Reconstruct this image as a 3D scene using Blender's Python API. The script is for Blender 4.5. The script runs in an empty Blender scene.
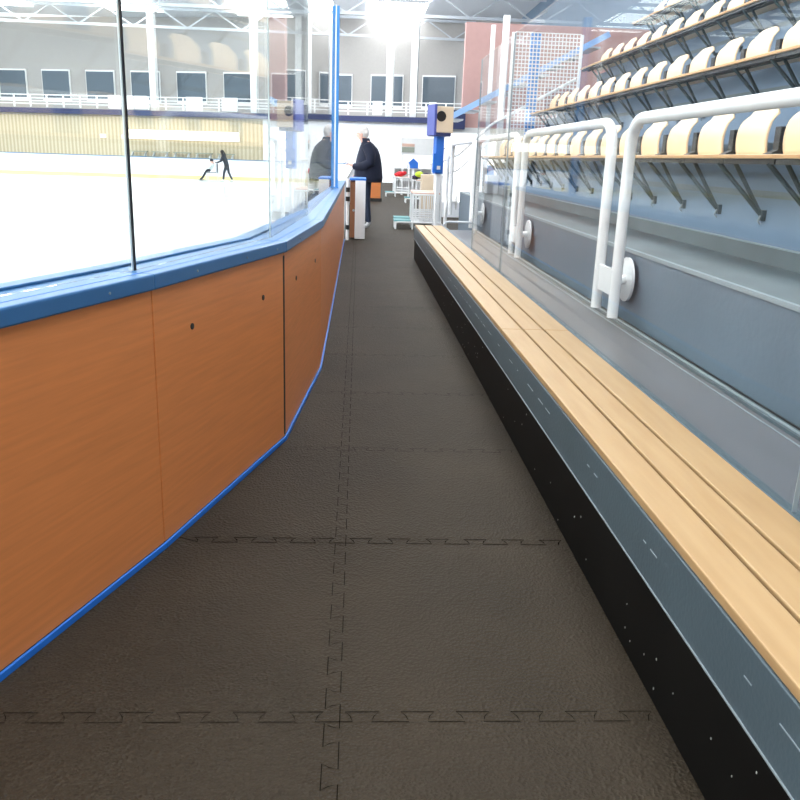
import bpy, math, random
from mathutils import Vector, Matrix
random.seed(7)
sc = bpy.context.scene
C = sc.collection
# ------------------------------------------------------------ camera
H = 1.28
cam_d = bpy.data.cameras.new('camera'); cam = bpy.data.objects.new('camera', cam_d); C.objects.link(cam)
cam_d.sensor_width = 36; cam_d.lens = 36.9; cam_d.clip_start = .05; cam_d.clip_end = 300
cam.matrix_world = Matrix(((0.99829474, -0.01845033, -0.05538234, 0),
                           (-0.04788432, 0.28380221, -0.95768648, 0),
                           (0.03338726, 0.95870532, 0.28243477, H), (0, 0, 0, 1)))
sc.camera = cam
# ------------------------------------------------------------ world, light, exposure
w = bpy.data.worlds.new('world'); sc.world = w; w.use_nodes = True
bg = w.node_tree.nodes['Background']; bg.inputs[0].default_value = (.93, .96, 1, 1); bg.inputs[1].default_value = 1.25
ROOF_GLOW = 5.5          # strength of the roof panels added to light the hall
vs = sc.view_settings
vs.view_transform = 'Standard'; vs.look = 'None'; vs.gamma = 1; vs.use_curve_mapping = False; vs.exposure = 0.3


# ------------------------------------------------------------ materials
def srgb(r, g, b):
    f = lambda c: (c / 255 / 12.92) if c / 255 <= .04045 else ((c / 255 + .055) / 1.055) ** 2.4
    return (f(r), f(g), f(b), 1)


def mat(name, col, rough=.5, metal=0, noise=0, nscale=8, bump=0, bscale=60, spec=.5, emit=0, stretch=None, col2=None):
    m = bpy.data.materials.new(name); m.use_nodes = True
    nt = m.node_tree; N = nt.nodes; L = nt.links; p = N['Principled BSDF']
    p.inputs['Roughness'].default_value = rough; p.inputs['Metallic'].default_value = metal
    p.inputs['Specular IOR Level'].default_value = spec
    tc = N.new('ShaderNodeTexCoord'); mp = N.new('ShaderNodeMapping'); L.new(tc.outputs['Object'], mp.inputs[0])
    if stretch: mp.inputs['Scale'].default_value = stretch
    n = N.new('ShaderNodeTexNoise'); n.inputs['Scale'].default_value = nscale; n.inputs['Detail'].default_value = 4
    L.new(mp.outputs[0], n.inputs['Vector'])
    mx = N.new('ShaderNodeMix'); mx.data_type = 'RGBA'
    a = noise or .04
    c2 = col2 or tuple(max(0, c * (1 - 2 * a)) for c in col[:3]) + (1,)
    mx.inputs['A'].default_value = c2
    mx.inputs['B'].default_value = tuple(min(1, c * (1 + (0 if col2 else a))) for c in col[:3]) + (1,)
    L.new(n.outputs['Fac'], mx.inputs['Factor']); L.new(mx.outputs['Result'], p.inputs['Base Color'])
    if bump:
        b = N.new('ShaderNodeBump'); b.inputs['Strength'].default_value = bump; b.inputs['Distance'].default_value = .01
        n2 = N.new('ShaderNodeTexNoise'); n2.inputs['Scale'].default_value = bscale; n2.inputs['Detail'].default_value = 3
        L.new(mp.outputs[0], n2.inputs['Vector']); L.new(n2.outputs['Fac'], b.inputs['Height']); L.new(b.outputs[0], p.inputs['Normal'])
    if emit:
        p.inputs['Emission Color'].default_value = col; p.inputs['Emission Strength'].default_value = emit
    return m


def rubber_mat():
    m = mat('black_rubber', (.042, .0305, .0188, 1), .68, 0, .24, 1.7, spec=.17)
    nt = m.node_tree; N = nt.nodes; L = nt.links; p = N['Principled BSDF']
    tc = N.new('ShaderNodeTexCoord')
    old = p.inputs['Base Color'].links[0].from_socket
    # pale scuffs: stretched, thresholded noise masked by a broad one
    mp = N.new('ShaderNodeMapping'); mp.inputs['Scale'].default_value = (9, 3, 1); mp.inputs['Rotation'].default_value = (0, 0, .5)
    L.new(tc.outputs['Object'], mp.inputs[0])
    n = N.new('ShaderNodeTexNoise'); n.inputs['Scale'].default_value = 1.3; n.inputs['Detail'].default_value = 8; n.inputs['Roughness'].default_value = .75
    L.new(mp.outputs[0], n.inputs['Vector'])
    r = N.new('ShaderNodeMapRange'); r.inputs['From Min'].default_value = .655; r.inputs['From Max'].default_value = .76
    L.new(n.outputs['Fac'], r.inputs['Value'])
    mx = N.new('ShaderNodeMix'); mx.data_type = 'RGBA'; mx.inputs['B'].default_value = (.12, .10, .08, 1)
    mu = N.new('ShaderNodeMath'); mu.operation = 'MULTIPLY'; mu.inputs[1].default_value = .55
    L.new(r.outputs[0], mu.inputs[0]); L.new(mu.outputs[0], mx.inputs['Factor']); L.new(old, mx.inputs['A'])
    L.new(mx.outputs['Result'], p.inputs['Base Color'])
    v = N.new('ShaderNodeTexVoronoi'); v.inputs['Scale'].default_value = 110; L.new(tc.outputs['Object'], v.inputs['Vector'])
    b = N.new('ShaderNodeBump'); b.inputs['Strength'].default_value = .8; b.inputs['Distance'].default_value = .005
    L.new(v.outputs['Distance'], b.inputs['Height']); L.new(b.outputs[0], p.inputs['Normal'])
    return m


def glass_mat(name, tint=(.96, .985, .975, 1), ior=1.45):
    m = bpy.data.materials.new(name); m.use_nodes = True
    nt = m.node_tree; N = nt.nodes; L = nt.links; N.remove(N['Principled BSDF'])
    t = N.new('ShaderNodeBsdfTransparent'); t.inputs[0].default_value = tint
    g = N.new('ShaderNodeBsdfGlossy'); g.inputs['Roughness'].default_value = .01
    f = N.new('ShaderNodeFresnel'); f.inputs[0].default_value = 1.45
    ge = N.new('ShaderNodeNewGeometry'); mr = N.new('ShaderNodeMapRange')     # same index from either side of the sheet
    mr.inputs['To Min'].default_value = ior; mr.inputs['To Max'].default_value = 1 / ior
    L.new(ge.outputs['Backfacing'], mr.inputs['Value']); L.new(mr.outputs[0], f.inputs[0])
    x = N.new('ShaderNodeMixShader'); L.new(f.outputs[0], x.inputs[0]); L.new(t.outputs[0], x.inputs[1]); L.new(g.outputs[0], x.inputs[2])
    L.new(x.outputs[0], N['Material Output'].inputs['Surface'])
    return m


def stripe_mat(name, c1, c2, scale, rough=.6, axis='X'):
    m = bpy.data.materials.new(name); m.use_nodes = True
    nt = m.node_tree; N = nt.nodes; L = nt.links; p = N['Principled BSDF']; p.inputs['Roughness'].default_value = rough
    tc = N.new('ShaderNodeTexCoord'); wv = N.new('ShaderNodeTexWave'); wv.bands_direction = axis; wv.inputs['Scale'].default_value = scale
    wv.inputs['Distortion'].default_value = .4
    L.new(tc.outputs['Object'], wv.inputs['Vector'])
    mx = N.new('ShaderNodeMix'); mx.data_type = 'RGBA'; mx.inputs['A'].default_value = c1; mx.inputs['B'].default_value = c2
    L.new(wv.outputs['Fac'], mx.inputs['Factor']); L.new(mx.outputs['Result'], p.inputs['Base Color'])
    return m


M = dict(
    rubber=rubber_mat(),
    seam=mat('mat_seam', (.007, .005, .0035, 1), .95, spec=0),
    orange=mat('orange_laminate', (.78, .262, .082, 1), .36, 0, .11, 3, .04, 200, .35, stretch=(1.2, 1.2, 22)),
    brown=mat('brown_gate_side', (.22, .085, .035, 1), .6), partition_glow=mat('added_partition_glow', (.95, .98, 1, 1), .3, emit=1.0),
    joint=mat('dark_joint', (.02, .02, .02, 1), .7),
    blue=mat('blue_plastic', (.036, .15, .34, 1), .38, 0, .06),
    kick=mat('bright_blue_kick_strip', (.02, .17, .62, 1), .4, 0, .05),
    pale_blue=mat('pale_blue_paint', (.32, .52, .85, 1), .4), blue_paint=mat('light_blue_paint', (.06, .30, .75, 1), .35),
    glass=glass_mat('clear_glass'), glass2=glass_mat('barrier_glass', (.988, .994, .994, 1), 1.10),
    gasket=mat('black_gasket', (.01, .01, .015, 1), .6), edge=mat('white_glass_edge', (.85, .9, .9, 1), .3),
    black=mat('black_painted_plinth', (.006, .006, .0055, 1), .6, 0, .3, 3, spec=.12),
    fleck=mat('pale_fleck', (.5, .5, .46, 1), .7),
    steel=mat('blue_grey_steel', (.078, .112, .132, 1), .45, 0, .12, 4, .1, 80),
    lip=mat('pale_steel_edge', (.3, .35, .37, 1), .45),
    wood=mat('varnished_bench_wood', (.50, .33, .165, 1), .42, 0, .14, 3, .06, 60, .4, stretch=(9, .8, 9), col2=(.37, .215, .09, 1)),
    ply=mat('pale_plywood', (.82, .60, .38, 1), .4, 0, .08, 3),
    plyedge=mat('plywood_edge', (.62, .34, .14, 1), .5),
    white=mat('white_enamel', (.94, .94, .93, 1), .25, spec=.5), offw=mat('off_white', (.78, .78, .76, 1), .6),
    concrete=mat('painted_grey_concrete', (.155, .20, .245, 1), .55, 0, .16, 1.3, .15, 30),
    tread=mat('grey_green_step_paint', (.15, .185, .195, 1), .5, 0, .22, 2.2, .1, 30),
    wallblue=mat('blue_grey_wall_paint', (.155, .225, .31, 1), .55, 0, .08, 1.5),
    ledge=mat('grey_ledge_vinyl', (.115, .12, .135, 1), .35, 0, .15, 2, stretch=(3, .4, 1)),
    strut=mat('dark_teal_strut', (.022, .042, .05, 1), .4, .3), dark=mat('black_metal', (.012, .012, .013, 1), .5),
    ice=mat('ice', (.93, .96, .98, 1), .12, 0, .02, .5, spec=.5),
    board=mat('white_board', (.92, .94, .95, 1), .4), yellow=mat('yellow_kickplate', (.85, .72, .32, 1), .4),
    slat=stripe_mat('cream_wood_cladding', (.60, .52, .37, 1), (.42, .35, .23, 1), 1.2),
    navy=mat('navy_beam', (.018, .028, .10, 1), .5), lamp=mat('lit_strip', (1, .97, .9, 1), .5, emit=1.1),
    roof_glow=mat('added_roof_glow', (.95, .98, 1, 1), .5, emit=ROOF_GLOW), roof=mat('roof_sheet', (.55, .57, .6, 1), .6),
    truss=mat('truss_steel', (.6, .63, .66, 1), .5),
    wallw=mat('white_wall_paint', (.86, .87, .88, 1), .7), seatgrey=mat('grey_green_panel', (.30, .33, .27, 1), .5),
    teal=mat('teal_rubber_mat', (.10, .30, .31, 1), .6, 0, .1), pink=mat('pale_pink_board', (.72, .48, .38, 1), .5),
    red=mat('red_cloth', (.65, .02, .03, 1), .8), purple=mat('dark_purple_cloth', (.035, .02, .07, 1), .7),
    lime=mat('lime_cloth', (.55, .75, .05, 1), .7), beige=mat('beige_board', (.72, .58, .42, 1), .6),
    coat=mat('navy_quilted_coat', (.003, .006, .024, 1), .85, 0, .2, 8, .3, 30), trousers=mat('dark_navy_trousers', (.012, .02, .045, 1), .8),
    skin=mat('skin', (.72, .42, .32, 1), .55), hair=mat('grey_hair', (.66, .62, .58, 1), .8), dhair=mat('dark_hair', (.02, .015, .012, 1), .7),
    shoe=mat('grey_shoe', (.5, .5, .5, 1), .7), sole=mat('white_sole', (.8, .8, .8, 1), .6),
    bluebox=mat('violet_blue_panel', (.07, .09, .34, 1), .35), navybox=mat('deep_blue_metal', (.02, .16, .62, 1), .4),
    dkclothes=mat('black_clothes', (.02, .022, .03, 1), .8), gclothes=mat('pale_jacket', (.7, .78, .78, 1), .8),
    galgrey=mat('gallery_back_wall', (.42, .40, .38, 1), .7), brick=mat('dull_pink_wall', (.55, .33, .30, 1), .7),
    pane=mat('dark_window_pane', (.10, .13, .16, 1), .15),
)


# ------------------------------------------------------------ mesh helpers
class MB:
    def __init__(s): s.v = []; s.f = []; s.mi = []; s.mats = []; s.sm = []

    def m(s, mt):
        if mt not in s.mats: s.mats.append(mt)
        return s.mats.index(mt)

    def add(s, vs_, fs, mt, smooth=False):  # noqa
        o = len(s.v); s.v += [tuple(v) for v in vs_]; k = s.m(mt)
        for f in fs: s.f.append(tuple(i + o for i in f)); s.mi.append(k); s.sm.append(smooth)
        return s

    def box(s, a, b, mt, T=None):
        x0, y0, z0 = a; x1, y1, z1 = b
        v = [(x, y, z) for z in (z0, z1) for y in (y0, y1) for x in (x0, x1)]
        if T: v = [T @ Vector(p) for p in v]
        s.add(v, [(0, 2, 3, 1), (4, 5, 7, 6), (0, 1, 5, 4), (2, 6, 7, 3), (0, 4, 6, 2), (1, 3, 7, 5)], mt)
        return s

    def bar(s, p, q, wx, wz, mt, up=(0, 0, 1)):
        p, q = Vector(p), Vector(q); d = (q - p).normalized(); u = Vector(up)
        sd = d.cross(u)
        if sd.length < 1e-4: sd = d.cross(Vector((0, 1, 0)))
        sd.normalize(); u = sd.cross(d)
        v = []
        for c in (p, q):
            for a, b in ((-1, -1), (1, -1), (1, 1), (-1, 1)): v.append(c + sd * wx / 2 * a + u * wz / 2 * b)
        s.add(v, [(0, 1, 2, 3), (7, 6, 5, 4), (0, 4, 5, 1), (1, 5, 6, 2), (2, 6, 7, 3), (3, 7, 4, 0)], mt)
        return s

    def tube(s, pts, r, mt, n=10, rs=None):
        pts = [Vector(p) for p in pts]; u = None; v = []
        for i, p in enumerate(pts):
            d = (pts[min(i + 1, len(pts) - 1)] - pts[max(i - 1, 0)]).normalized()
            if u is None:
                u = d.cross(Vector((0, 0, 1)))
                if u.length < 1e-3: u = d.cross(Vector((0, 1, 0)))
            u = (u - d * u.dot(d)).normalized(); w_ = d.cross(u); rr = rs[i] if rs else r
            for k in range(n):
                a = 2 * math.pi * k / n; v.append(p + (u * math.cos(a) + w_ * math.sin(a)) * rr)
        f = []
        for i in range(len(pts) - 1):
            for k in range(n):
                f.append((i * n + k, i * n + (k + 1) % n, (i + 1) * n + (k + 1) % n, (i + 1) * n + k))
        s.add(v, f, mt, True)
        s.add([v[k] for k in range(n)], [tuple(range(n))[::-1]], mt)
        s.add([v[-n + k] for k in range(n)], [tuple(range(n))], mt)
        return s

    def prism(s, prof, y0, y1, mt, axis='y'):
        """profile (x,z) swept along y, or (y,z) along x, or (x,y) along z"""
        mk = {'y': lambda a, b, t: (a, t, b), 'x': lambda a, b, t: (t, a, b), 'z': lambda a, b, t: (a, b, t)}[axis]
        n = len(prof); v = [mk(a, b, y0) for a, b in prof] + [mk(a, b, y1) for a, b in prof]
        f = [(i, (i + 1) % n, n + (i + 1) % n, n + i) for i in range(n)] + [tuple(range(n))[::-1], tuple(range(n, 2 * n))]
        s.add(v, f, mt); return s

    def disc(s, c, axis, r, h, mt, n=28):
        c = Vector(c); a = Vector(axis).normalized(); return s.tube([c - a * h / 2, c + a * h / 2], r, mt, n)

    def ball(s, c, r, mt, n=12, T=None):
        rx, ry, rz = r if isinstance(r, tuple) else (r, r, r); v = []; f = []; m_ = n // 2
        for i in range(m_ + 1):
            t = math.pi * i / m_
            for k in range(n):
                a = 2 * math.pi * k / n
                q = Vector((rx * math.sin(t) * math.cos(a), ry * math.sin(t) * math.sin(a), rz * math.cos(t)))
                if T: q = T @ q
                v.append(q + Vector(c))
        for i in range(m_):
            for k in range(n): f.append((i * n + k, (i + 1) * n + k, (i + 1) * n + (k + 1) % n, i * n + (k + 1) % n))
        s.add(v, f, mt, True); return s

    def loft(s, rings, mt, cap=True, smooth=True):
        n = len(rings[0]); v = [p for r in rings for p in r]
        f = [(i * n + k, i * n + (k + 1) % n, (i + 1) * n + (k + 1) % n, (i + 1) * n + k) for i in range(len(rings) - 1) for k in range(n)]
        if cap: f += [tuple(range(n))[::-1], tuple(range(len(v) - n, len(v)))]
        s.add(v, f, mt, smooth); return s

    def build(s, name, parent=None, bevel=0, loc=None):
        me = bpy.data.meshes.new(name); me.from_pydata(s.v, [], s.f)
        for mt in s.mats: me.materials.append(M[mt])
        me.polygons.foreach_set('material_index', s.mi); me.polygons.foreach_set('use_smooth', s.sm)
        import bmesh
        bm = bmesh.new(); bm.from_mesh(me); bmesh.ops.recalc_face_normals(bm, faces=bm.faces); bm.to_mesh(me); bm.free()
        me.update()
        o = bpy.data.objects.new(name, me); C.objects.link(o)
        if loc: o.location = loc
        if parent: o.parent = parent
        if bevel:
            b = o.modifiers.new('bevel', 'BEVEL'); b.width = bevel; b.segments = 2; b.limit_method = 'ANGLE'; b.angle_limit = .7
        return o


def box(a, b, mt): return MB().box(a, b, mt)


def tag(o, label, cat, group=None, kind=None):
    o['label'] = label; o['category'] = cat
    if group: o['group'] = group
    if kind: o['kind'] = kind
    return o


def thing(name, loc, label, cat, group=None, rz=0):
    o = bpy.data.objects.new(name, None); C.objects.link(o); o.location = loc; o.rotation_euler = (0, 0, rz)
    o.empty_display_size = .1
    return tag(o, label, cat, group)


def struct(mb, name, label=None, cat=None):
    o = mb.build(name); o['kind'] = 'structure'
    if label: o['label'] = label; o['category'] = cat
    return o


def dup(root, loc, rz, label, group=None):
    r = root.copy(); C.objects.link(r); r.location = loc; r.rotation_euler = (0, 0, rz); r['label'] = label
    if group: r['group'] = group
    for ch in list(root.children):
        c = ch.copy(); C.objects.link(c); c.parent = r
        for g in ch.children:
            d = g.copy(); C.objects.link(d); d.parent = c
    return r


def arc(c, r, a0, a1, n, ax, ay):
    c, ax, ay = Vector(c), Vector(ax), Vector(ay)
    return [c + ax * r * math.cos(a0 + (a1 - a0) * i / n) + ay * r * math.sin(a0 + (a1 - a0) * i / n) for i in range(n + 1)]


def round_path(pts, r, n=7):
    pts = [Vector(p) for p in pts]; out = [pts[0]]
    for i in range(1, len(pts) - 1):
        a = (pts[i - 1] - pts[i]).normalized(); b = (pts[i + 1] - pts[i]).normalized()
        for k in range(n + 1):
            t = k / n; p0 = pts[i] + a * r; p2 = pts[i] + b * r
            out.append(p0 * (1 - t) ** 2 + pts[i] * 2 * t * (1 - t) * 1.0 + p2 * t * t)
    return out + [pts[-1]]


# ============================================================ SETTING
ICE = -.27
# board line vertices (base of the boards, aisle side)
dirv = lambda a: Vector((math.sin(math.radians(a)), math.cos(math.radians(a)), 0))
P5 = Vector((-.626, 2.533, 0)); P6 = Vector((-.321, 3.644, 0)); P7 = Vector((-.218, 4.968, 0))
P4 = P5 - dirv(18.5) * 1.15; P3 = P4 - dirv(32) * 1.15; P2 = P3 - dirv(46) * 1.15; P1 = P2 - dirv(60) * 1.15; P0 = P1 - dirv(74) * 1.15
PS = [P0, P1, P2, P3, P4, P5, P6, P7, Vector((-.216, 7.0, 0)), Vector((-.216, 9.9, 0)), Vector((-.216, 11.6, 0)), Vector((-.216, 13.25, 0))]

# floor: rubber mats with puzzle seams
fl = MB()
edge = [(p.x - .03, p.y) for p in PS] + [(-.246, 46), (9.5, 46)]
poly = [(-4.5, -6)] + edge + [(9.5, -6)]
fl.add([(x, y, 0) for x, y in poly], [tuple(range(len(poly)))[::-1]], 'rubber')
fl.add([(x, y, -.3) for x, y in poly] + [(x, y, 0) for x, y in poly],
       [(i, i + 1, len(poly) + i + 1, len(poly) + i) for i in range(len(poly) - 1)], 'concrete')
SX, PITCH, Y0 = -.035, .935, 2.60 - .935 * 4


def ribbon(mb, pts, wd, z, mt):
    v = []; n = len(pts)
    for i, p in enumerate(pts):
        a = Vector(pts[max(0, i - 1)]); b = Vector(pts[min(n - 1, i + 1)]); d = (b - a).normalized(); q = Vector((-d.y, d.x)) * wd / 2
        v += [(p[0] + q.x, p[1] + q.y, z), (p[0] - q.x, p[1] - q.y, z)]
    mb.add(v, [(2 * i, 2 * i + 1, 2 * i + 3, 2 * i + 2) for i in range(n - 1)], mt)


def teeth(L_, sign=1):
    """one mat side of length L_ as (along, across)"""
    out = [(0, 0)]; k = 7; p = L_ / k; h = .036
    for i in range(k):
        c = (i + .5) * p
        out += [(c - p * .17, 0), (c - p * .21, h * .55), (c - p * .30, h), (c + p * .30, h), (c + p * .21, h * .55), (c + p * .17, 0)]
    return out + [(L_, 0)]


def inside(x, y):
    if not (-4.4 < x < .75): return False
    for a, b in zip(PS, PS[1:]):
        if a.y <= y <= b.y: return x > a.x + (b.x - a.x) * (y - a.y) / (b.y - a.y) + .0
    return y > 13


for k in range(0, 24):
    y = Y0 + k * PITCH
    wd = .0045 if k % 3 else .0055
    for xx in (SX, SX - PITCH, SX - 2 * PITCH):
        pts = [(xx + .014 - b, y + a) for a, b in teeth(PITCH)]
        if inside(xx, y) and inside(xx, y + PITCH): ribbon(fl, pts, .0026, .0012, 'seam')
    for xx in (SX, SX - PITCH, SX - 2 * PITCH, SX - 3 * PITCH):
        pts = [(xx + a, y + b - .021) for a, b in teeth(PITCH)]
        pts = [p for p in pts if inside(p[0] - .005, p[1])]
        if len(pts) > 3: ribbon(fl, pts, .0048 if k == 4 else .0026, .0012, 'seam')
struct(fl, 'floor', 'dark rubber puzzle mat floor of the rinkside aisle', 'floor')
ic = MB(); ic.add([(-36, -9, ICE), (-.25, -9, ICE), (-.25, 58, ICE), (-36, 58, ICE)], [(0, 1, 2, 3)], 'ice')
struct(ic, 'floor_ice', 'white ice surface of the rink', 'ice')

# hall shell
ROOF = 9.6
cl = MB().box((-37, -9, ROOF), (10, 60, ROOF + .2), 'roof'); struct(cl, 'ceiling')
n = 0
for x in (-30, -22, -14, -6, 2):  # glowing roof strips, added as the main light of the hall
    n += 1
    mb = MB()
    for y in range(-6, 58, 8): mb.box((x - 1.7, y, ROOF - .06), (x + 1.7, y + 6.6, ROOF - .01), 'roof_glow')
    o = struct(mb, 'window_%d' % n, 'long strip of added skylight panels that light the hall', 'skylight')
for i, y in enumerate(range(-2, 58, 8)):
    mb = MB()
    for z in (ROOF - .25, ROOF - 1.25): mb.bar((-36.5, y, z), (9.5, y, z), .14, .14, 'truss')
    k = 0; x = -36.
    while x < 9:
        mb.bar((x, y, ROOF - (.25 if k % 2 else 1.25)), (x + 1.6, y, ROOF - (1.25 if k % 2 else .25)), .07, .07, 'truss'); x += 1.6; k += 1
    struct(mb, 'trim_%d' % (i + 1), 'pale steel lattice roof truss', 'truss')
struct(box((-37, -9, -.3), (-36.7, 60, ROOF), 'wallw'), 'wall_left')
struct(box((9.6, -9, -.3), (9.9, 60, ROOF), 'wallblue'), 'wall_right')
# far wall, slightly skewed: from (-37, 61) to (10, 48.6)
FA = Vector((-37, 62.5, 0)); FB = Vector((9.9, 50.6, 0)); fd = (FB - FA).normalized(); fn = Vector((fd.y, -fd.x, 0))
fang = math.atan2(fd.y, fd.x)
FT = Matrix.Translation(FA) @ Matrix.Rotation(fang, 4, 'Z')      # local x along the wall, -y towards the camera
FL = (FB - FA).length


def fx(px_ratio):            # local x on the wall met by the ray X = ratio * Y
    t = (px_ratio * FA.y - FA.x) / (fd.x - px_ratio * fd.y); return t


fw = MB()
xs = fx((268 - 359) / 820)
fw.box((0, 0, -.3), (xs, .3, 3.4), 'slat', FT); fw.box((xs, 0, -.3), (FL, .3, 3.4), 'wallw', FT)
fw.box((0, 2.5, 3.4), (FL, 2.8, ROOF), 'galgrey', FT); fw.box((0, 0, 3.25), (FL, 2.8, 3.4), 'offw', FT)
struct(fw, 'wall_back', 'far end wall with cream wood cladding and white panels', 'wall')

# far gallery
gb = MB().box((0, -.35, 3.36), (FL, 0, 3.68), 'navy', FT)
tag(gb.build('gallery_beam'), 'long dark navy beam edging the gallery at the far end', 'beam')
gr = thing('gallery_railing', (0, 0, 0), 'white gallery balustrade above the navy beam', 'railing')
mb = MB()
for z in (3.95, 4.12, 4.29, 4.5): mb.bar(FT @ Vector((0, -.2, z)), FT @ Vector((FL, -.2, z)), .05, .05, 'white')
mb.build('rail', gr)
mb = MB(); x = .3
while x < FL: mb.box((x - .04, -.24, 3.74), (x + .04, -.16, 4.52), 'white', FT); x += 1.2
mb.build('baluster', gr)['kind'] = 'stuff'
for i, (a, b) in enumerate([(128, 139), (141, 151), (152, 163), (199, 214), (232, 246), (425, 432), (372, 381)]):
    mb = MB().box((fx((a - 359) / 820), -.29, 3.76), (fx((b - 359) / 820), -.25, 4.55), 'white', FT)
    tag(mb.build('gallery_banner'), 'white panel hung on the gallery balustrade, number %s from the left' % ['one', 'two', 'three', 'four', 'five', 'seven', 'six'][i],
        'panel', 'white panels on the gallery balustrade')
for i, a in enumerate([165, 258, 300, 385, 408]):
    mb = MB().box((fx((a - 359) / 820) - .2, .3, 3.4), (fx((a - 359) / 820) + .2, .7, ROOF), 'white', FT)
    tag(mb.build('gallery_column'), 'white gallery column, ' + ['left of the skater', 'right of the skater', 'near the blue glass post', 'behind the standing person', 'next to the scoreboard cabinet'][i] + ', rising to the roof',
        'column', 'white gallery columns')
for i in range(14):
    x = 2 + i * 3.3
    f = MB().box((x - .05, 2.36, 4.3), (x + 2.05, 2.48, 6.3), 'white', FT)
    o = f.build('window_%d' % (11 + i)); o['kind'] = 'structure'
    g = MB().box((x, 2.33, 4.4), (x + 2, 2.352, 6.2), 'pane', FT).build('window_pane', o)

# stuff in front of the cladded wall
a0, a1 = fx((145 - 359) / 820), fx((246 - 359) / 820)
ls = MB().box((a0, -.25, 1.95), (a1, -.05, 2.5), 'lamp', FT)
tag(ls.build('light_strip'), 'long bright white light strip on the wood clad wall', 'light')
for i, (a, b) in enumerate([(118, 122), (138, 144)]):
    tag(MB().box((fx((a - 359) / 820), -.2, 1.95), (fx((b - 359) / 820), -.03, 2.15), 'lamp', FT).build('wall_lamp'),
        ['small glowing wall lamp next to the left glass joint', 'small glowing wall lamp just left of the light strip'][i], 'lamp')
nm = ['leftmost', 'second', 'third', 'fourth', 'rightmost']
for i in range(5):
    x0 = a0 + i * (a1 - a0) / 5 + .1
    t = thing('bleacher_bench', (0, 0, 0), 'grey green bleacher unit under the light strip, %s of five' % nm[i], 'bleacher', 'grey bleachers before the clad wall')
    mb = MB()
    for j in range(4): mb.box((x0, -1.25 + j * .28, ICE + .5 + j * .3), (x0 + 1.15, -1.0 + j * .28, ICE + .56 + j * .3), 'seatgrey', FT)
    mb.build('seat_board', t)
    mb = MB()
    for xx in (x0 + .1, x0 + 1.0): mb.prism([(-1.25, ICE), (-.2, ICE), (-.2, ICE + 1.4), (-.3, ICE + 1.4), (-1.25, ICE + .5)], 0, .05, 'truss', 'x'); \
        mb.v[-10:] = [tuple(FT @ Vector((v[0] + xx, v[1], v[2]))) for v in mb.v[-10:]]
    mb.build('side_frame', t)

# rink's far boards and right side boards
FBp = [(-36, 46.5), (-3.2, 50.6), (-1.2, 50.2), (-.4, 49.5), (-.3, 46)]
hb = thing('rink_boards', (0, 0, 0), 'white rink boards with yellow kickplate along the far side of the ice', 'rink boards')
for nme, z0, z1, th, mt in (('board_panel', ICE, .86, .1, 'board'), ('kickplate', ICE, ICE + .2, .13, 'yellow'), ('cap_rail', .86, .9, .16, 'blue')):
    mb = MB()
    for a, b in zip(FBp, FBp[1:]): mb.bar((a[0], a[1], (z0 + z1) / 2), (b[0], b[1], (z0 + z1) / 2), th, z1 - z0, mt)
    mb.build(nme, hb)
sb_ = thing('rink_side_boards', (-.3, 15.6, 0), 'white side boards running away beyond the open gate', 'rink boards')
MB().box((-.05, 0, ICE), (.05, 30.3, .86), 'board').build('board_panel', sb_)
MB().box((-.08, 0, .86), (.08, 30.3, .9), 'offw').build('cap_rail', sb_)

# ============================================================ NEAR BOARDS
seg_lab = {0: 'behind the camera at the far left', 1: 'second bend behind the camera', 2: 'third bend at the far left', 3: 'just left of the photo edge',
           4: 'leftmost panel at the lower left corner of the photo', 5: 'large panel with two bolt holes, right of the leftmost one', 6: 'narrow looking panel just past the dark vertical joint',
           7: 'first panel of the straight run', 8: 'long middle panel of the straight run', 9: 'panel under the blue glass post', 10: 'last dim panel before the white gate edge'}


def off(i, d):           # vertex i of the board line shifted d towards the ice
    def nrm(a, b): t = (b - a).normalized(); return Vector((-t.y, t.x, 0))
    if i == 0: n_ = nrm(PS[0], PS[1]); return PS[0] + n_ * d
    if i == len(PS) - 1: n_ = nrm(PS[-2], PS[-1]); return PS[-1] + n_ * d
    n1, n2 = nrm(PS[i - 1], PS[i]), nrm(PS[i], PS[i + 1]); m_ = (n1 + n2).normalized()
    return PS[i] + m_ * (d / m_.dot(n1))


def slab(i, j, d0, d1, z0, z1, mt, mb=None, g0=0, g1=0):
    mb = mb or MB()
    for k in range(i, j):
        a0, a1, b0, b1 = off(k, d0), off(k, d1), off(k + 1, d0), off(k + 1, d1)
        t = (PS[k + 1] - PS[k]).normalized()
        if k == i: a0 = a0 + t * g0; a1 = a1 + t * g0
        if k == j - 1: b0 = b0 - t * g1; b1 = b1 - t * g1
        v = [(p.x, p.y, z) for z in (z0, z1) for p in (a0, b0, b1, a1)]
        mb.add(v, [(3, 2, 1, 0), (4, 5, 6, 7), (0, 1, 5, 4), (1, 2, 6, 5), (2, 3, 7, 6), (3, 0, 4, 7)], mt)
    return mb


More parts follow.
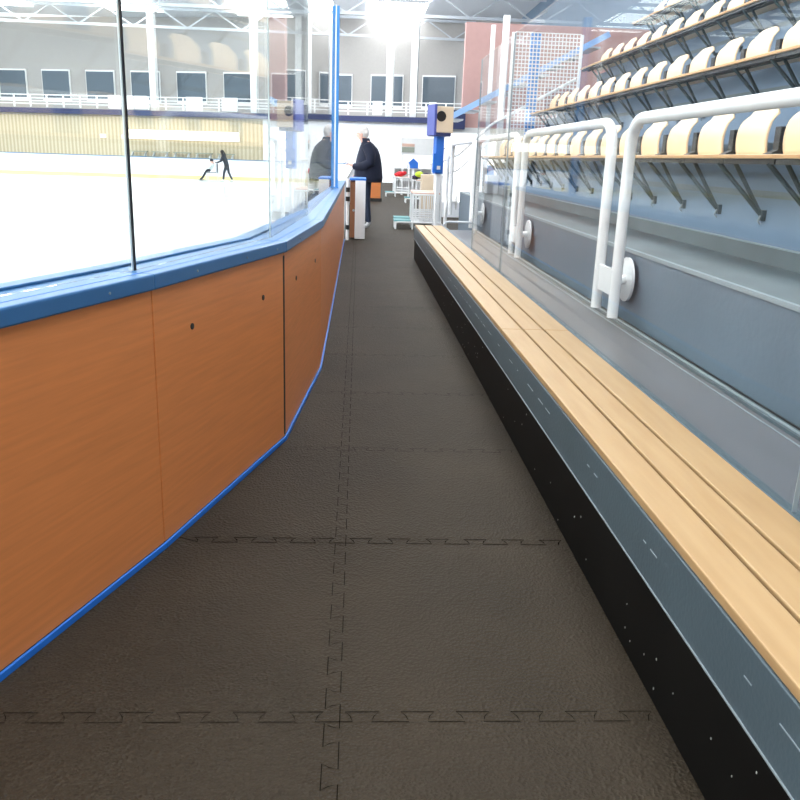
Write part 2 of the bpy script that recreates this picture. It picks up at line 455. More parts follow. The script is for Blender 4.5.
HOLES = {5: [((-.514, 2.95), .735), ((-.36, 3.5), .735)], 6: [(.10, .73), (.55, .73)], 7: [(.3, .73)]}
for k in range(len(PS) - 1):
    t = thing('dasher_board', (0, 0, 0), 'orange laminate rink board, ' + seg_lab[k], 'rink board', 'orange boards between aisle and ice')
    slab(k, k + 1, 0, .02, .0225, .868, 'orange', None, .0035, .0035).build('panel', t, .0015)
    slab(k, k + 1,   .022, .14, ICE, .867, 'joint').build('frame', t)
    slab(k, k + 1, -.009, 0, 0.001, .022, 'kick').build('kick_strip', t, .002)
    if k == 5: slab(k, k + 1, -.0015, .004, .031, .855, 'joint', None, (PS[k + 1] - PS[k]).length - .012, -.004).build('joint_strip', t)
    for h_ in {5: (.258, .904), 6: (.352, 1.064)}.get(k, ()):
        d_ = (PS[k + 1] - PS[k]).normalized(); c = PS[k] + d_ * h_ + Vector((0, 0, .708))
        MB().disc(c, (d_.y, -d_.x, 0), .011, .006, 'dark', 14).build('bolt', t)
cp = thing('cap_rail', (0, 0, 0), 'blue plastic cap rail running along the top of the orange boards', 'cap rail')
NG = len(PS) - 1
mb = slab(0, NG, -.013, .24, .869, .918, 'blue'); mb.build('rail', cp, .006)
slab(0, NG, .035, .042, .917, .919, 'kick').build('groove', cp)
slab(0, NG, .15, .21, .918, .927, 'blue').build('glass_channel', cp, .003)
for k, s_ in ((4, .8), (5, .25), (5, .62), (5, .9), (6, .3), (4, .3)):
    c = off(k, -.0135) * (1 - s_) + off(k + 1, -.0135) * s_; d_ = (PS[k + 1] - PS[k]).normalized()
    MB().disc(c + Vector((0, 0, .893)), (d_.y, -d_.x, 0), .004, .004, 'lip', 10).build('rivet', cp)
# glass panes
gl_lab = {0: 'behind the camera', 1: 'far left behind the camera', 2: 'far left outside bend', 3: 'left of the photo edge', 4: 'left of the dark joint',
          5: 'right of the dark joint', 6: 'narrow one before the cap rail straightens', 7: 'ending at the light blue post'}
GL = [off(i, .124) for i in range(5)] + [Vector((-.692, 2.6, 0)), Vector((-.393, 3.78, 0)), Vector((-.323, 5.35, 0)), Vector((-.288, 9.93, 0))]


def gslab(k, d0, d1, g0, g1, mt):
    a, b = GL[k], GL[k + 1]; t_ = (b - a).normalized(); n_ = Vector((-t_.y, t_.x, 0)); a = a + t_ * g0; b = b - t_ * g1
    q = [a + n_ * d0, b + n_ * d0, b + n_ * d1, a + n_ * d1]
    return MB().add([(p.x, p.y, z) for z in (.9185, 2.75) for p in q], [(3, 2, 1, 0), (4, 5, 6, 7), (0, 1, 5, 4), (1, 2, 6, 5), (2, 3, 7, 6), (3, 0, 4, 7)], mt)


for k in range(0, 8):
    t = thing('shield_glass', (0, 0, 0), 'clear shielding glass above the boards, ' + gl_lab[k], 'glass pane', 'shielding glass panes on the cap rail')
    ln = (GL[k + 1] - GL[k]).length
    gslab(k, -.006, .006, .006, .006, 'glass').build('pane', t)
    if k == 4:
        gslab(k, -.002, .002, ln - .012, .006, 'edge').build('edge_strip', t); gslab(k, -.0045, .0045, ln - .006, -.005, 'gasket').build('gasket', t)
    elif k < 7: gslab(k, -.002, .002, ln - .006, .0, 'edge').build('edge_strip', t)
pt = thing('glass_post', (-.285, 9.98, .9255), 'tall light blue aluminium post ending the shielding glass', 'post')
MB().box((-.042, -.04, 0), (.042, .05, 1.95), 'blue_paint').build('post', pt, .004)
MB().box((.0, -.045, 0), (.012, -.04, 1.95), 'board').build('white_line', pt)
MB().box((-.05, -.05, 0), (.05, .07, .012), 'blue_paint').build('foot_plate', pt)

# gate beyond the boards: thick open leaf with white end, hinge pipe with black bands
gt = thing('rink_gate', (-.03, 13.4, 0), 'open rink gate leaf with wide white end face beside the standing person', 'gate')
MB().box((-.02, 0, .015), (.145, .05, .925), 'white').build('end_face', gt, .004)
MB().box((-.015, .05, .03), (.14, 1.0, .925), 'brown').build('leaf', gt)
MB().box((-.1, .045, .03), (-.015, 1.0, .9), 'brown').build('side_panel', gt)
MB().box((-.11, .0, .925), (.15, 1.0, .955), 'kick').build('cap', gt)
MB().ball((-.04, .03, .46), .02, 'lip').build('latch', gt)
hp = thing('hinge_pole', (-.165, 13.35, 0), 'white hinge pole with black bands at the end of the orange boards', 'pole')
MB().tube([(0, 0, .0), (0, 0, .95)], .022, 'white', 12).build('pole', hp)
for z in (.78, .64, .2): MB().disc((0, 0, z), (0, 0, 1), .034, .07, 'dark', 14).build('band', hp)
bg_ = thing('folded_gate', (.15, 25.6, 0), 'orange wooden gate panel with dark base far behind the standing person', 'gate')
MB().box((.15, 0, .1), (.52, .06, .9), 'orange').build('panel', bg_)
MB().box((.12, -.02, 0), (.56, .08, .1), 'joint').build('base', bg_)
MB().box((.13, -.01, .9), (.54, .07, .94), 'blue').build('cap', bg_)

# ============================================================ BENCH
BY0, BY1 = -1.2, 11.05
bn = thing('slatted_bench', (.75, 0, 0), 'long bench of three wooden planks on a blue grey steel beam over a black plinth', 'bench')
L = lambda x: x - .75
MB().box((L(.757), BY0, 0), (L(1.08), BY1, .262), 'black').build('plinth', bn)
mb = MB()
for i in range(46):
    y = .9 + random.random() * 7; z = .02 + random.random() * .22; s_ = .0022 + .0016 * random.random()
    mb.box((L(.7555), y, z), (L(.757), y + s_, z + s_ * 1.6), 'fleck')
o = mb.build('fleck', bn); o['kind'] = 'stuff'; o['label'] = 'pale flecks on the black plinth'
MB().prism([(L(.752), .262), (L(1.153), .262), (L(1.153), .442), (L(1.118), .442), (L(1.118), .421), (L(.752), .421)], BY0, BY1 + .05, 'steel').build('beam', bn, .003)
mb = MB().box((L(.749), BY0, .2625), (L(.7525), BY1, .2665), 'lip')  # pale strip paints the highlight along the beam's lower lip
y = 0
while y < 9:
    l_ = .02 + .1 * random.random() ** 2
    if random.random() < .6: mb.box((L(.7505), y, .355), (L(.7525), y + l_, .3575), 'lip')
    y += l_ + .03 + .1 * random.random()
mb.build('edge_line', bn)
for x0, x1 in ((.757, .865), (.876, .976), (.988, 1.112)):
    for y0, y1 in ((BY0, 1.0), (1.004, 4.168), (4.173, 7.7), (7.703, 11.0)):
        MB().box((L(x0), y0, .4215), (L(x1), y1, .447), 'wood').build('plank', bn, .004)

# ============================================================ GRANDSTAND
GY0, GY1 = -4, 14.6
st = MB().box((1.154, GY0, 0), (1.76, 12.2, .30), 'ledge'); struct(st, 'floor_ledge', 'grey ledge behind the bench', 'ledge')
mb = MB().box((1.69, GY0, .3005), (1.755, 12.2, .315), 'steel').box((1.705, GY0, .315), (1.712, 12.2, .322), 'lip').box((1.735, GY0, .315), (1.74, 12.2, .322), 'dark')
mb.box((1.655, GY0, .3005), (1.66, 12.2, .304), 'lip')
struct(mb, 'trim_21', 'grooved metal channel at the foot of the grandstand wall', 'channel')
rows = [  # wall X, tread z behind, front of seat X, seat z
    (2.38, 1.33, 2.10), (3.18, 2.06, 2.90), (3.98, 2.80, 3.70), (4.78, 3.54, 4.50)]
g = MB().box((1.76, GY0, -.0), (2.38, GY1, .755), 'concrete')
struct(g, 'wall_right_lower', 'blue grey grandstand base wall behind the white rails', 'wall')
g = MB().box((1.762, GY0, .7555), (2.38, GY1, .764), 'tread').box((2.36, GY0, .764), (2.38, GY1, .865), 'tread').box((1.752, GY0, .748), (1.775, GY1, .770), 'lip').box((2.352, GY0, .862), (2.38, GY1, .87), 'lip')
struct(g, 'floor_step', 'grey green walking step of the grandstand', 'step')
for i, (wx, sz, fx_) in enumerate(rows):
    nx = rows[i + 1][0] if i < 3 else 9.6
    zz = sz + .12
    g = MB().box((wx, GY0, 0), (wx + .17, GY1, sz - .06), 'wallblue').box((wx + .17, GY0, 0), (nx, GY1, zz), 'wallblue')
    g.box((wx - .003, GY0, sz - .2), (wx, GY1, sz - .16), 'tread')
    struct(g, 'wall_tier_%d' % (i + 1), 'blue grey painted tier of the grandstand', 'wall')


def make_seat():
    t = thing('stadium_seat', (0, 0, 0), 'x', 'seat', 'plywood seats of the grandstand')
    # origin: seat front at x=0, wall at x=.28, z=0 seat underside
    MB().box((0, -.305, .012), (.36, .305, .034), 'ply').box((-.003, -.305, .014), (0, .305, .032), 'plyedge').build('seat', t, .004)
    mb = MB(); nu, nv = 12, 9; front = []; back = []
    for j in range(nv + 1):
        v_ = j / nv
        for i in range(nu + 1):
            u = -1 + 2 * i / nu
            hw = .20 * (1 - .10 * max(0, v_ - .55) ** 1 / .45) * (1 if v_ > .06 else .96)
            y = u * hw
            x = .335 - .022 * u * u - .035 * math.sin(v_ * math.pi) + .05 * v_
            z = .036 + .29 * v_ - .045 * (abs(u) ** 4) * (v_ > .7) * (v_ - .7) / .3
            front.append((x, y, z)); back.append((x + .014, y, z))
    n1 = nu + 1; nn = len(front); f = []
    for j in range(nv):
        for i in range(nu):
            a = j * n1 + i; f.append((a, a + n1, a + n1 + 1, a + 1)); f.append((nn + a, nn + a + 1, nn + a + n1 + 1, nn + a + n1))
    bd = [i for i in range(n1)] + [j * n1 + nu for j in range(1, nv + 1)] + [nv * n1 + i for i in range(nu - 1, -1, -1)] + [j * n1 for j in range(nv - 1, 0, -1)]
    for a, b in zip(bd, bd[1:] + bd[:1]): f.append((a, b, nn + b, nn + a))
    mb.add(front + back, f, 'ply', True); mb.build('backrest', t)
    mb = MB().prism([(.27, .036), (.37, .036), (.37, .055), (.345, .07), (.345, .2), (.315, .2), (.315, .07), (.27, .05)], -.34, -.27, 'dark')
    mb.box((.27, -.36, .036), (.33, -.25, .05), 'dark'); mb.build('support_foot', t, .003)
    MB().box((.02, -.3, -.016), (.06, .3, .012), 'dark').box((.12, -.3, -.012), (.15, .3, .012), 'dark').build('under_rail', t)
    for a in (.02, .12):
        MB().tube([(a, -.24, -.01), (.262, -.365, -.30)], .013, 'strut', 8).build('strut', t)
    MB().box((.258, -.39, -.33), (.28, -.345, -.27), 'strut').tube([(.255, -.37, -.30), (.245, -.37, -.335), (.262, -.37, -.35)], .005, 'lip', 6).build('hook', t)
    return t


ordn = ['first', 'second', 'third', 'fourth', 'fifth', 'sixth', 'seventh', 'eighth', 'ninth', 'tenth', 'eleventh', 'twelfth', 'thirteenth', 'fourteenth', 'fifteenth', 'sixteenth', 'seventeenth', 'eighteenth', 'nineteenth', 'twentieth']
rown = ['lowest', 'second', 'third', 'top']
seat0 = make_seat(); used = False
for r_, (wx, sz, fx_) in enumerate(rows):
    ys = [6.405 + .612 * k for k in range(-5 if r_ == 0 else -4, 14)]
    for q, y in enumerate(ys[::-1]):
        lab = 'curved plywood grandstand seat, %s from the far end in the %s row' % (ordn[q], rown[r_])
        if not used: seat0.location = (fx_, y, sz); seat0['label'] = lab; seat0['group'] = 'plywood seats in the lowest row'; used = True
        else: dup(seat0, (fx_, y, sz), 0, lab, 'plywood seats in the %s row' % rown[r_])

# barrier glass behind the bench
for (y0, y1, lab) in ((6.51, 8.2, 'clear barrier glass pane behind the far half of the bench'), (1.9, 6.50, 'clear barrier glass pane behind the near half of the bench'), (-1.6, 1.89, 'clear barrier glass pane outside the right photo edge')):
    t = thing('glass_barrier', (1.128, 0, .4425), lab, 'glass pane', 'barrier glass behind the bench')
    MB().box((0, y0, 0), (.010, y1, 1.75), 'glass2').build('pane', t)
    MB().box((-.001, y1 - .0025, 0), (.011, y1, 1.75), 'lip').build('edge_strip', t)

# white guard rails
RX = 1.6; rl = ['outside the right photo edge', 'with its corner at the right photo edge', 'between the two largest white corners', 'third along the stand', 'last one along the stand']
RT = 1.545
for i in range(-1, 4):
    ya = 2.17 + 3.2 * i; yb = ya + 2.83
    t = thing('guard_rail', (RX, (ya + yb) / 2, .37), 'white tubular guard rail before the grandstand, ' + rl[i + 1], 'railing', 'white guard rails along the grandstand')
    h_ = (yb - ya) / 2
    path = round_path([(0, -h_, 0), (0, -h_, RT - .37), (0, h_, RT - .37), (0, h_, 0)], .2, 9)
    MB().tube(path, .034, 'white', 16).build('rail_tube', t)
    MB().disc((.125, h_ + .185, .215), (1, 0, 0), .14, .016, 'white', 32).tube([(.0, h_ + .185, .215), (.13, h_ + .185, .215)], .03, 'white').build('mounting_disc', t)
    MB().box((-.012, h_, .13), (.012, h_ + .335, .29), 'white').build('link_plate', t)
t = thing('end_rail', (1.56, 15.62, 0), 'narrow white tubular rail standing on the floor past the bench end', 'railing')
MB().tube(round_path([(0, -.68, 0), (0, -.68, 1.5), (0, .68, 1.5), (0, .68, 0)], .3, 8), .032, 'white', 12).build('rail_tube', t)
for y in (-.68, .68): MB().disc((0, y, .01), (0, 0, 1), .07, .02, 'white', 16).build('foot_plate', t)
t = thing('bench_end_frame', (1.2, 11.9, 0), 'low pale grey tubular frame just past the bench end', 'frame')
MB().tube(round_path([(0, -.2, 0), (0, -.2, .45), (.45, -.2, .45), (.45, -.2, 0)], .08, 5), .015, 'truss', 8).build('tube', t)

# ============================================================ PEOPLE
def skin_mesh(name, nodes, edges, matfn, parent=None, sub=2, root=0):
    """nodes: list of (x,y,z,r); body grown with Skin + Subdivision, then frozen"""
    me = bpy.data.meshes.new(name + '_skel'); me.from_pydata([n_[:3] for n_ in nodes], edges, [])
    o = bpy.data.objects.new(name + '_skel', me); C.objects.link(o)
    s = o.modifiers.new('skin', 'SKIN'); s.use_smooth_shade = True
    for i, n_ in enumerate(nodes):
        d = me.skin_vertices[0].data[i]; r_ = n_[3]
        d.radius = r_ if isinstance(r_, tuple) else (r_, r_); d.use_root = (i == root)
    ss = o.modifiers.new('sub', 'SUBSURF'); ss.levels = sub; ss.render_levels = sub
    dg = bpy.context.evaluated_depsgraph_get(); dg.update()
    me2 = bpy.data.meshes.new_from_object(o.evaluated_get(dg)); me2.name = name
    bpy.data.objects.remove(o)
    me2.materials.clear(); names = []
    for p in me2.polygons:
        m_ = matfn(p.center)
        if m_ not in names: names.append(m_); me2.materials.append(M[m_])
        p.material_index = names.index(m_); p.use_smooth = True
    o2 = bpy.data.objects.new(name, me2); C.objects.link(o2)
    if parent: o2.parent = parent
    return o2


# man in the navy coat, side on, facing the ice (-x), looking down at a phone
pr = thing('person', (.15, 15.75, 0), 'person in a dark navy coat standing by the gate, looking down at a phone', 'person')
pr.scale = (.97, .97, .975)
nodes = [(0, 0, .95, .13), (.0, 0, 1.12, .14), (.01, 0, 1.35, .165), (-.01, 0, 1.53, .10), (-.06, 0, 1.60, .06), (-.105, 0, 1.70, .085), (-.125, 0, 1.79, .088),
         (.0, -.1, .90, .10), (.005, -.1, .5, .075), (.06, -.1, .09, .05), (.0, -.1, .05, .045), (-.1, -.1, .04, .04),
         (.0, .1, .90, .10), (-.02, .1, .5, .075), (-.03, .1, .09, .05), (-.11, .1, .05, .04), (-.2, .1, .035, .035),
         (.0, -.19, 1.5, .07), (.05, -.25, 1.24, .055), (-.17, -.19, 1.12, .042), (-.27, -.14, 1.15, .032), (-.32, -.13, 1.17, .03),
         (.0, .19, 1.5, .07), (.03, .25, 1.24, .055), (-.15, .17, 1.05, .042), (-.22, .14, .97, .03), (-.25, .13, .93, .03)]
edges = [(0, 1), (1, 2), (2, 3), (3, 4), (4, 5), (5, 6), (0, 7), (7, 8), (8, 9), (9, 10), (10, 11), (0, 12), (12, 13), (13, 14), (14, 15), (15, 16),
         (3, 17), (17, 18), (18, 19), (19, 20), (20, 21), (3, 22), (22, 23), (23, 24), (24, 25), (25, 26)]
# five fingers on each hand, and the nose
for base, px, py, pz, sgn in ((21, -.33, -.13, 1.17, 1), (26, -.26, .13, .92, -1)):
    for k, ln in enumerate((.062, .072, .068, .055)):
        i = len(nodes); yy = py + (k - 1.5) * .019
        nodes += [(px - .02, yy, pz + .005 * sgn, .009), (px - .02 - ln * .6, yy, pz - (.008 if sgn > 0 else .03), .0085), (px - .02 - ln * .75, yy, pz + (.016 if sgn > 0 else -.055), .007)]
        edges += [(base, i), (i, i + 1), (i + 1, i + 2)]
    i = len(nodes); nodes += [(px + .0, py + .04 * sgn, pz + .012, .01), (px - .045, py + .035 * sgn, pz + .03, .008)]; edges += [(base, i), (i, i + 1)]
i = len(nodes); nodes += [(-.222, 0, 1.705, .012)]; edges += [(5, i)]


def bodymat(c):
    if c.z < .028: return 'sole'
    if c.z < .12: return 'shoe'
    if c.z < 1.0 and c.x > -.17: return 'trousers'
    if c.z > 1.58 or c.x < -.2: return 'skin'
    return 'coat'


skin_mesh('body', nodes, edges, bodymat, pr)
# coat: lofted shell following the torso and sleeves
mb = MB(); rings = []
for z, rx, ry, cx in ((.86, .265, .27, .03), (.95, .275, .275, .03), (1.08, .262, .27, .03), (1.22, .245, .265, .03), (1.36, .215, .255, .03), (1.47, .175, .235, .025), (1.55, .12, .16, .0), (1.60, .085, .095, -.03), (1.655, .085, .09, -.045)):
    rings.append([(cx + rx * math.cos(a), ry * math.sin(a), z) for a in [2 * math.pi * k / 24 for k in range(24)]])
mb.loft(rings, 'coat')
mb.tube([(.0, -.18, 1.5), (.06, -.27, 1.36), (.06, -.28, 1.22), (-.05, -.25, 1.16), (-.2, -.19, 1.135), (-.25, -.165, 1.145)], .08, 'coat', 14, [.1, .1, .09, .08, .065, .055])
mb.tube([(.0, .18, 1.5), (.05, .27, 1.36), (.03, .28, 1.22), (-.08, .24, 1.12), (-.19, .16, 1.01)], .08, 'coat', 14, [.1, .1, .09, .08, .06])
ct = mb.build('coat', pr)
MB().tube([(-.245, 0, .84), (-.235, 0, 1.1), (-.2, 0, 1.3), (-.15, 0, 1.47), (-.125, 0, 1.6)], .006, 'lip', 6).build('zip', ct)
mb = MB(); mb.ball((-.095, 0, 1.79), (.115, .1, .09), 'hair', 16); mb.ball((-.06, 0, 1.745), (.09, .097, .1), 'hair', 16); mb.build('hair', pr)
mb = MB()
for s_ in (-1, 1): mb.ball((-.192, .033 * s_, 1.735), .011, 'dark', 8)
mb.build('eyes', pr)
mb = MB()
for s_ in (-1, 1): mb.ball((-.11, .088 * s_, 1.71), (.022, .01, .032), 'skin', 10)
mb.build('ears', pr)
MB().box((-.198, -.022, 1.665), (-.187, .022, 1.671), 'pink').build('mouth', pr)
ph = tag(MB().box((-.045, -.035, 0), (.045, .035, .01), 'dark').build('phone', None, .003), "dark phone held in the standing person's hand", 'phone')
ph.matrix_world = Matrix.Translation((.15 - .385, 15.75 - .13, 1.172)) @ Matrix.Rotation(-.35, 4, 'Y')

# skater pushing an ice chair
sk = thing('person', (-7.25, 46.6, ICE), 'skater in black clothes leaning forward and pushing a sled chair on the ice', 'person')
nodes = [(.1, 0, .88, .13), (.05, 0, 1.08, .14), (-.03, 0, 1.26, .15), (-.06, 0, 1.36, .07), (-.1, 0, 1.42, .05), (-.13, 0, 1.50, .085), (-.14, 0, 1.56, .085),
         (.09, -.09, .82, .10), (-.04, -.1, .47, .07), (-.08, -.1, .1, .05), (-.2, -.1, .06, .045),
         (.13, .09, .82, .10), (.2, .1, .47, .07), (.38, .1, .12, .05), (.28, .1, .06, .045),
         (-.1, -.17, 1.30, .06), (-.2, -.2, 1.08, .048), (-.42, -.17, 1.0, .035), (-.5, -.16, 1.0, .035),
         (-.1, .17, 1.30, .06), (-.2, .2, 1.08, .048), (-.42, .17, 1.0, .035), (-.5, .16, 1.0, .035)]
edges = [(0, 1), (1, 2), (2, 3), (3, 4), (4, 5), (5, 6), (0, 7), (7, 8), (8, 9), (9, 10), (0, 11), (11, 12), (12, 13), (13, 14), (3, 15), (15, 16), (16, 17), (17, 18), (3, 19), (19, 20), (20, 21), (21, 22)]
skin_mesh('body', nodes, edges, lambda c: 'board' if c.z < .13 else ('skin' if (c.x < -.18 and c.z > 1.4) or c.x < -.47 else 'dkclothes'), sk)
MB().ball((-.12, 0, 1.57), (.11, .1, .1), 'dhair', 12).tube([(-.04, 0, 1.56), (.01, 0, 1.47), (.03, 0, 1.36)], .045, 'dhair', 8).build('hair', sk)
mb = MB().box((-.28, -.115, -.0), (0, -.108, .03), 'lip').box((.2, .095, 0), (.46, .102, .03), 'lip'); mb.build('skate_blades', sk)
ch = thing('sled_chair', (-8.1, 46.6, ICE), 'dark framed sled chair on the ice pushed by the skater', 'sled chair')
mb = MB()
for s_ in (-.25, .25):
    mb.tube([(-.62, s_, .1), (-.5, s_, .03), (.5, s_, .03), (.45, s_, .5), (.45, s_, 1.0)], .02, 'truss', 6)
    mb.tube([(-.1, s_, .03), (-.1, s_, .45), (.45, s_, .45)], .02, 'truss', 6)
mb.tube([(.45, -.25, 1.0), (.45, .25, 1.0)], .022, 'dark', 6); mb.build('frame', ch)
MB().box((-.12, -.25, .45), (.42, .25, .49), 'dark').build('seat', ch)
MB().box((.40, -.25, .5), (.44, .25, .95), 'dark').build('backrest', ch)
MB().box((-.55, -.22, .05), (-.3, .22, .09), 'dark').build('footrest', ch)
cd = thing('person', (-8.1, 46.6, ICE + .49), 'child in a pale jacket with lime gloves sitting on the sled chair', 'person')
nodes = [(.2, 0, .1, .14), (.2, 0, .3, .16), (.17, 0, .42, .06), (.15, 0, .55, .09), (.14, 0, .61, .085), (-.12, -.08, .09, .065), (-.3, -.08, -.2, .05), (-.42, -.08, -.36, .045), (-.5, -.08, -.36, .04),
         (-.12, .08, .09, .065), (-.3, .08, -.2, .05), (-.42, .08, -.36, .045), (-.5, .08, -.36, .04), (.13, -.15, .34, .05), (.0, -.17, .2, .04), (-.2, -.13, .2, .035), (.13, .15, .34, .05), (.0, .17, .2, .04), (-.2, .13, .2, .035)]
edges = [(0, 1), (1, 2), (2, 3), (3, 4), (0, 5), (5, 6), (6, 7), (7, 8), (0, 9), (9, 10), (10, 11), (11, 12), (2, 13), (13, 14), (14, 15), (2, 16), (16, 17), (17, 18)]
skin_mesh('body', nodes, edges, lambda c: 'lime' if c.x < -.14 and c.z > .1 else ('dkclothes' if c.x < .1 and c.z < .17 else ('gclothes' if c.z < .46 else 'skin')), cd)
MB().ball((.15, 0, .62), (.105, .1, .09), 'dkclothes', 12).build('hat', cd)

# ============================================================ SLED CHAIRS AND THINGS PAST THE BENCH
def make_sled():
    t = thing('skating_aid_chair', (0, 0, 0), 'x', 'skating aid', 'white skating aid chairs past the bench')
    mb = MB()
    for y in (-.24, -.02, .2):
        mb.tube(round_path([(-.32, y, 0), (-.32, y, .13), (.55, y, .13), (.55, y, 0)], .05, 3), .018, 'white', 8)
    for y in (-.24, .24):
        for x in (.0, .46): mb.tube([(x, y, 0), (x, y, .66)], .017, 'white', 8)
        mb.tube([(.0, y, .64), (.48, y, .64)], .017, 'white', 8); mb.tube([(.0, y, .3), (.48, y, .3)], .012, 'white', 8); mb.tube([(.0, y, .22), (.48, y, .22)], .012, 'white', 8)
        mb.tube(round_path([(.46, y, .66), (.46, y, 1.05), (.38, y, 1.2)], .08, 4), .017, 'white', 8)
    mb.tube([(.38, -.24, 1.2), (.38, .24, 1.2)], .018, 'white', 8)
    mb.build('frame', t)
    for k in range(5): MB().tube([(.06 + k * .08, -.24, .13), (.06 + k * .08, -.24, .64)], .009, 'white', 6).build('bar', t)
    MB().box((-.02, -.25, .655), (.5, .25, .68), 'pink').build('seat', t, .004)
    MB().box((-.35, -.25, .14), (-.03, .25, .165), 'teal').build('footrest', t, .004)
    return t


s0 = make_sled(); s0.location = (1.03, 16.0, 0); s0['label'] = 'white barred skating aid chair with teal footrest nearest the bench end'
dup(s0, (1.75, 25.6, 0), 0, 'white skating aid chair carrying the dark glove bag, middle of the three'); dup(s0, (1.28, 29.5, 0), 0, 'white skating aid chair carrying the red cloth, farthest of the three')
dup(s0, (1.06, 16.75, 0), 0, 'white barred skating aid chair tucked directly behind the nearest one')
mb = MB().ball((0, 0, .085), (.17, .14, .085), 'red', 14).ball((-.1, .02, .06), (.12, .12, .06), 'red', 12).ball((.13, 0, .12), (.09, .08, .06), 'red', 12)
tag(mb.build('red_cloth', loc=(1.45, 29.5, .68)), 'crumpled red cloth lying on the farthest white skating aid chair', 'cloth')
mb = MB().tube([(-.28, 0, .05), (-.1, 0, .12), (.15, 0, .12), (.42, 0, .08)], .08, 'purple', 10, [.05, .09, .09, .06]).ball((-.08, -.05, .16), (.13, .09, .09), 'lime', 12).ball((-.2, -.05, .03), (.1, .06, .03), 'dark', 10)
tag(mb.build('glove_bag', loc=(1.9, 25.6, .68)), 'dark purple bag with a lime green patch on the middle white skating aid chair', 'bag')
bx = thing('blue_roof_box', (1.95, 30.6, 0), 'small blue peaked board on a white stand behind the red cloth', 'board')
MB().prism([(-.2, .95), (.18, .95), (.18, 1.15), (0, 1.3), (-.2, 1.12)], 0, .05, 'navybox', 'y').build('board', bx)
MB().box((-.04, .01, 0), (.04, .05, .96), 'white').build('stand', bx)
wc = thing('white_counter', (1.35, 33.0, 0), 'low white counter with open shelves behind the skating aid chairs', 'counter')
MB().box((0, 0, .9), (2.2, .6, .95), 'white').build('worktop', wc)
MB().box((0, .5, 0), (2.2, .55, .9), 'offw').box((0, 0, 0), (.05, .5, .9), 'white').box((2.15, 0, 0), (2.2, .5, .9), 'white').box((1.05, 0, 0), (1.1, .5, .9), 'white').build('carcass', wc)
MB().box((.05, .02, .45), (2.15, .5, .48), 'white').build('shelf', wc)
# scoreboard-like cabinet on a blue post
sc_ = thing('control_cabinet', (1.36, 14.6, 0), 'beige cabinet with violet blue front and black round opening on a blue post', 'cabinet', rz=.3)
MB().box((-.12, -.13, 1.72), (.19, .18, 2.14), 'beige').build('case', sc_, .008)
MB().box((-.165, -.15, 1.67), (-.12, .18, 2.17), 'bluebox').build('front_panel', sc_, .006)
MB().disc((-.035, -.132, 1.98), (0, 1, 0), .085, .012, 'dark', 24).build('round_opening', sc_)
MB().box((-.12, -.14, 1.66), (.15, .22, 1.718), 'navy').build('underside', sc_)
MB().box((-.07, -.05, 1.05), (.07, .08, 1.66), 'navybox').build('post', sc_)
MB().box((-.03, -.02, 0), (.03, .04, 1.05), 'white').build('lower_post', sc_)
MB().box((-.13, -.09, 1.08), (.02, -.052, 1.38), 'navybox').box((-.06, -.1, 1.12), (.0, -.09, 1.18), 'offw').build('switch_box', sc_)
sg = thing('white_sign_board', (1.5, 31.0, 0), 'large white board with a small grey window on two posts', 'board')
MB().box((.0, 0, 1.42), (1.3, .06, 2.0), 'offw').build('board', sg)
MB().box((.05, -.02, 1.5), (.5, 0, 1.68), 'seatgrey').box((.05, -.02, 1.70), (.5, 0, 1.80), 'pink').build('window_panel', sg)
MB().box((.05, .01, 0), (.12, .06, 1.42), 'white').box((1.18, .01, 0), (1.25, .06, 1.42), 'white').build('post', sg)
bb = tag(box((1.30, 17.5, 0), (1.55, 17.8, .98), 'beige').build('tall_carton', None, .01), 'tall beige carton standing behind the nearest skating aid chair', 'box')
# staircase with light blue stringer behind the stand's end
sp = thing('staircase', (1.65, 17.2, 0), 'white staircase with light blue sloping stringer rising to the right', 'staircase')
MB().bar((0, 0, 2.02), (3.2, 0, 3.75), .06, .11, 'pale_blue').build('stringer', sp)
MB().box((-.06, -.06, 0), (.06, .06, 2.0), 'white').box((1.1, -.05, 0), (1.22, .05, 4.0), 'white').box((.95, .5, 0), (1.03, .58, 3.9), 'white').build('column', sp)
mb = MB()
for k in range(9): mb.box((.1 + k * .33, .05, 2.05 + k * .18), (.42 + k * .33, 1.0, 2.08 + k * .18), 'truss')
mb.build('tread', sp)
mb = MB().tube([(0, -.05, 1.25), (.35, -.05, 1.4), (1.0, -.05, 2.0), (2.6, -.05, 2.9)], .03, 'white', 10)
mb.tube([(0, -.05, .95), (.35, -.05, 1.1), (1.0, -.05, 1.7)], .02, 'white', 8)
mb.build('handrail', sp)
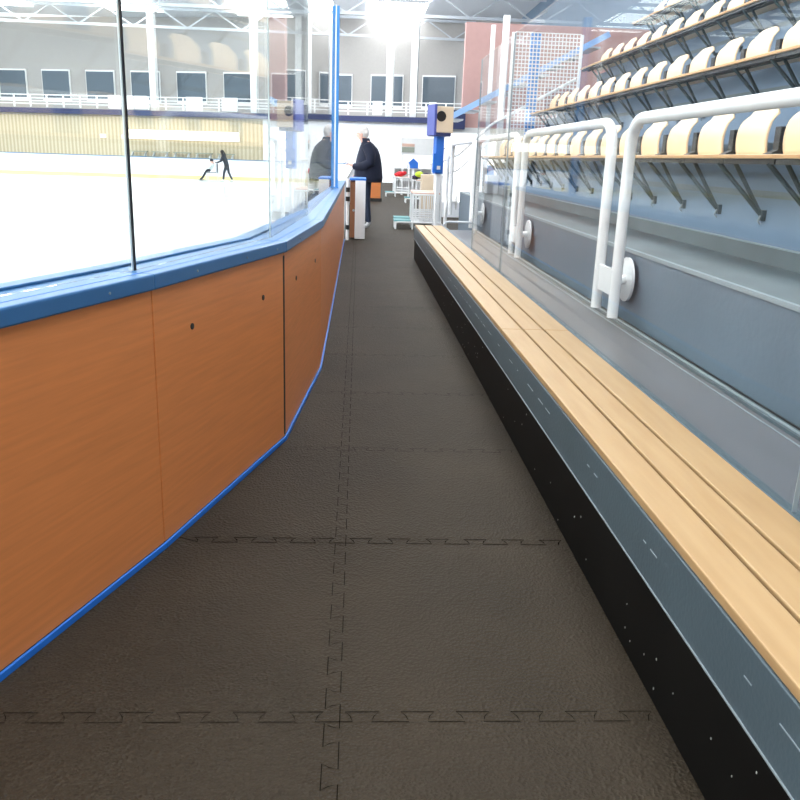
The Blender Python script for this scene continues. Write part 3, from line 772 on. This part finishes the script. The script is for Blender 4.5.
tag(box((1.75, 19.2, 1.95), (2.35, 19.5, 2.35), 'navy').build('wall_speaker', None, .01), 'dark navy box mounted under the light blue stair stringer', 'box')
pw = MB().box((1.9, 19.5, 0), (9.6, 19.7, 1.95), 'wallw').box((2.3, 19.49, 1.95), (9.6, 19.7, 4.2), 'brick').box((1.9, 19.45, 1.9), (9.6, 19.5, 2.0), 'offw')
struct(pw, 'wall_partition', 'white partition wall with dull pink upper band past the stand', 'wall')
wg = struct(MB().box((1.95, 19.46, .35), (4.4, 19.495, 1.86), 'partition_glow'), 'window_31', 'added glowing panel that brightens the partition wall', 'window')  # glowing sheet added to brighten the area past the stand
wm = thing('wire_mesh_screen', (0, 15.0, 0), 'white wire mesh screen with a light blue column at the stand end', 'mesh screen')
mb = MB(); x0, x1, z0, z1 = 2.62, 3.75, 1.66, 3.4
k = 0
while x0 + k * .062 < x1: mb.box((x0 + k * .062, 0, z0), (x0 + k * .062 + .016, .01, z1), 'white'); k += 1
k = 0
while z0 + k * .062 < z1: mb.box((x0, -.006, z0 + k * .062), (x1, .004, z0 + k * .062 + .016), 'white'); k += 1
mb.build('mesh', wm)
MB().box((x0 - .03, -.02, z0 - .03), (x0, .03, z1), 'white').box((x1, -.02, 0), (x1 + .04, .03, z1), 'white').box((x0 - .03, -.02, z0 - .04), (x1, .03, z0), 'white').box((x0 - .06, -.01, 0), (x0 - .02, .03, z1), 'white').build('frame', wm)
MB().box((2.9, .02, 0), (3.06, .12, 3.4), 'blue_paint').build('column', wm)
tag(box((2.45, 14.1, .765), (2.62, 14.35, 1.07), 'truss').build('metal_bin', None, .006), 'small grey metal box on the step at the far end of the stand', 'box') if False else None
tag(box((2.15, 14.1, .765), (2.34, 14.35, 1.06), 'truss').build('metal_box', None, .006), 'small grey metal box on the step at the far end of the stand', 'box')
tag(box((2.72, 18.0, 0), (2.9, 18.3, 1.2), 'blue_paint').build('blue_cabinet', None, .008), 'light blue cabinet before the white partition wall', 'cabinet')
tag(box((2.68, 17.3, 0), (2.84, 17.5, .85), 'plyedge').build('wooden_stand', None, .006), 'small orange wooden stand in front of the light blue cabinet', 'stand')
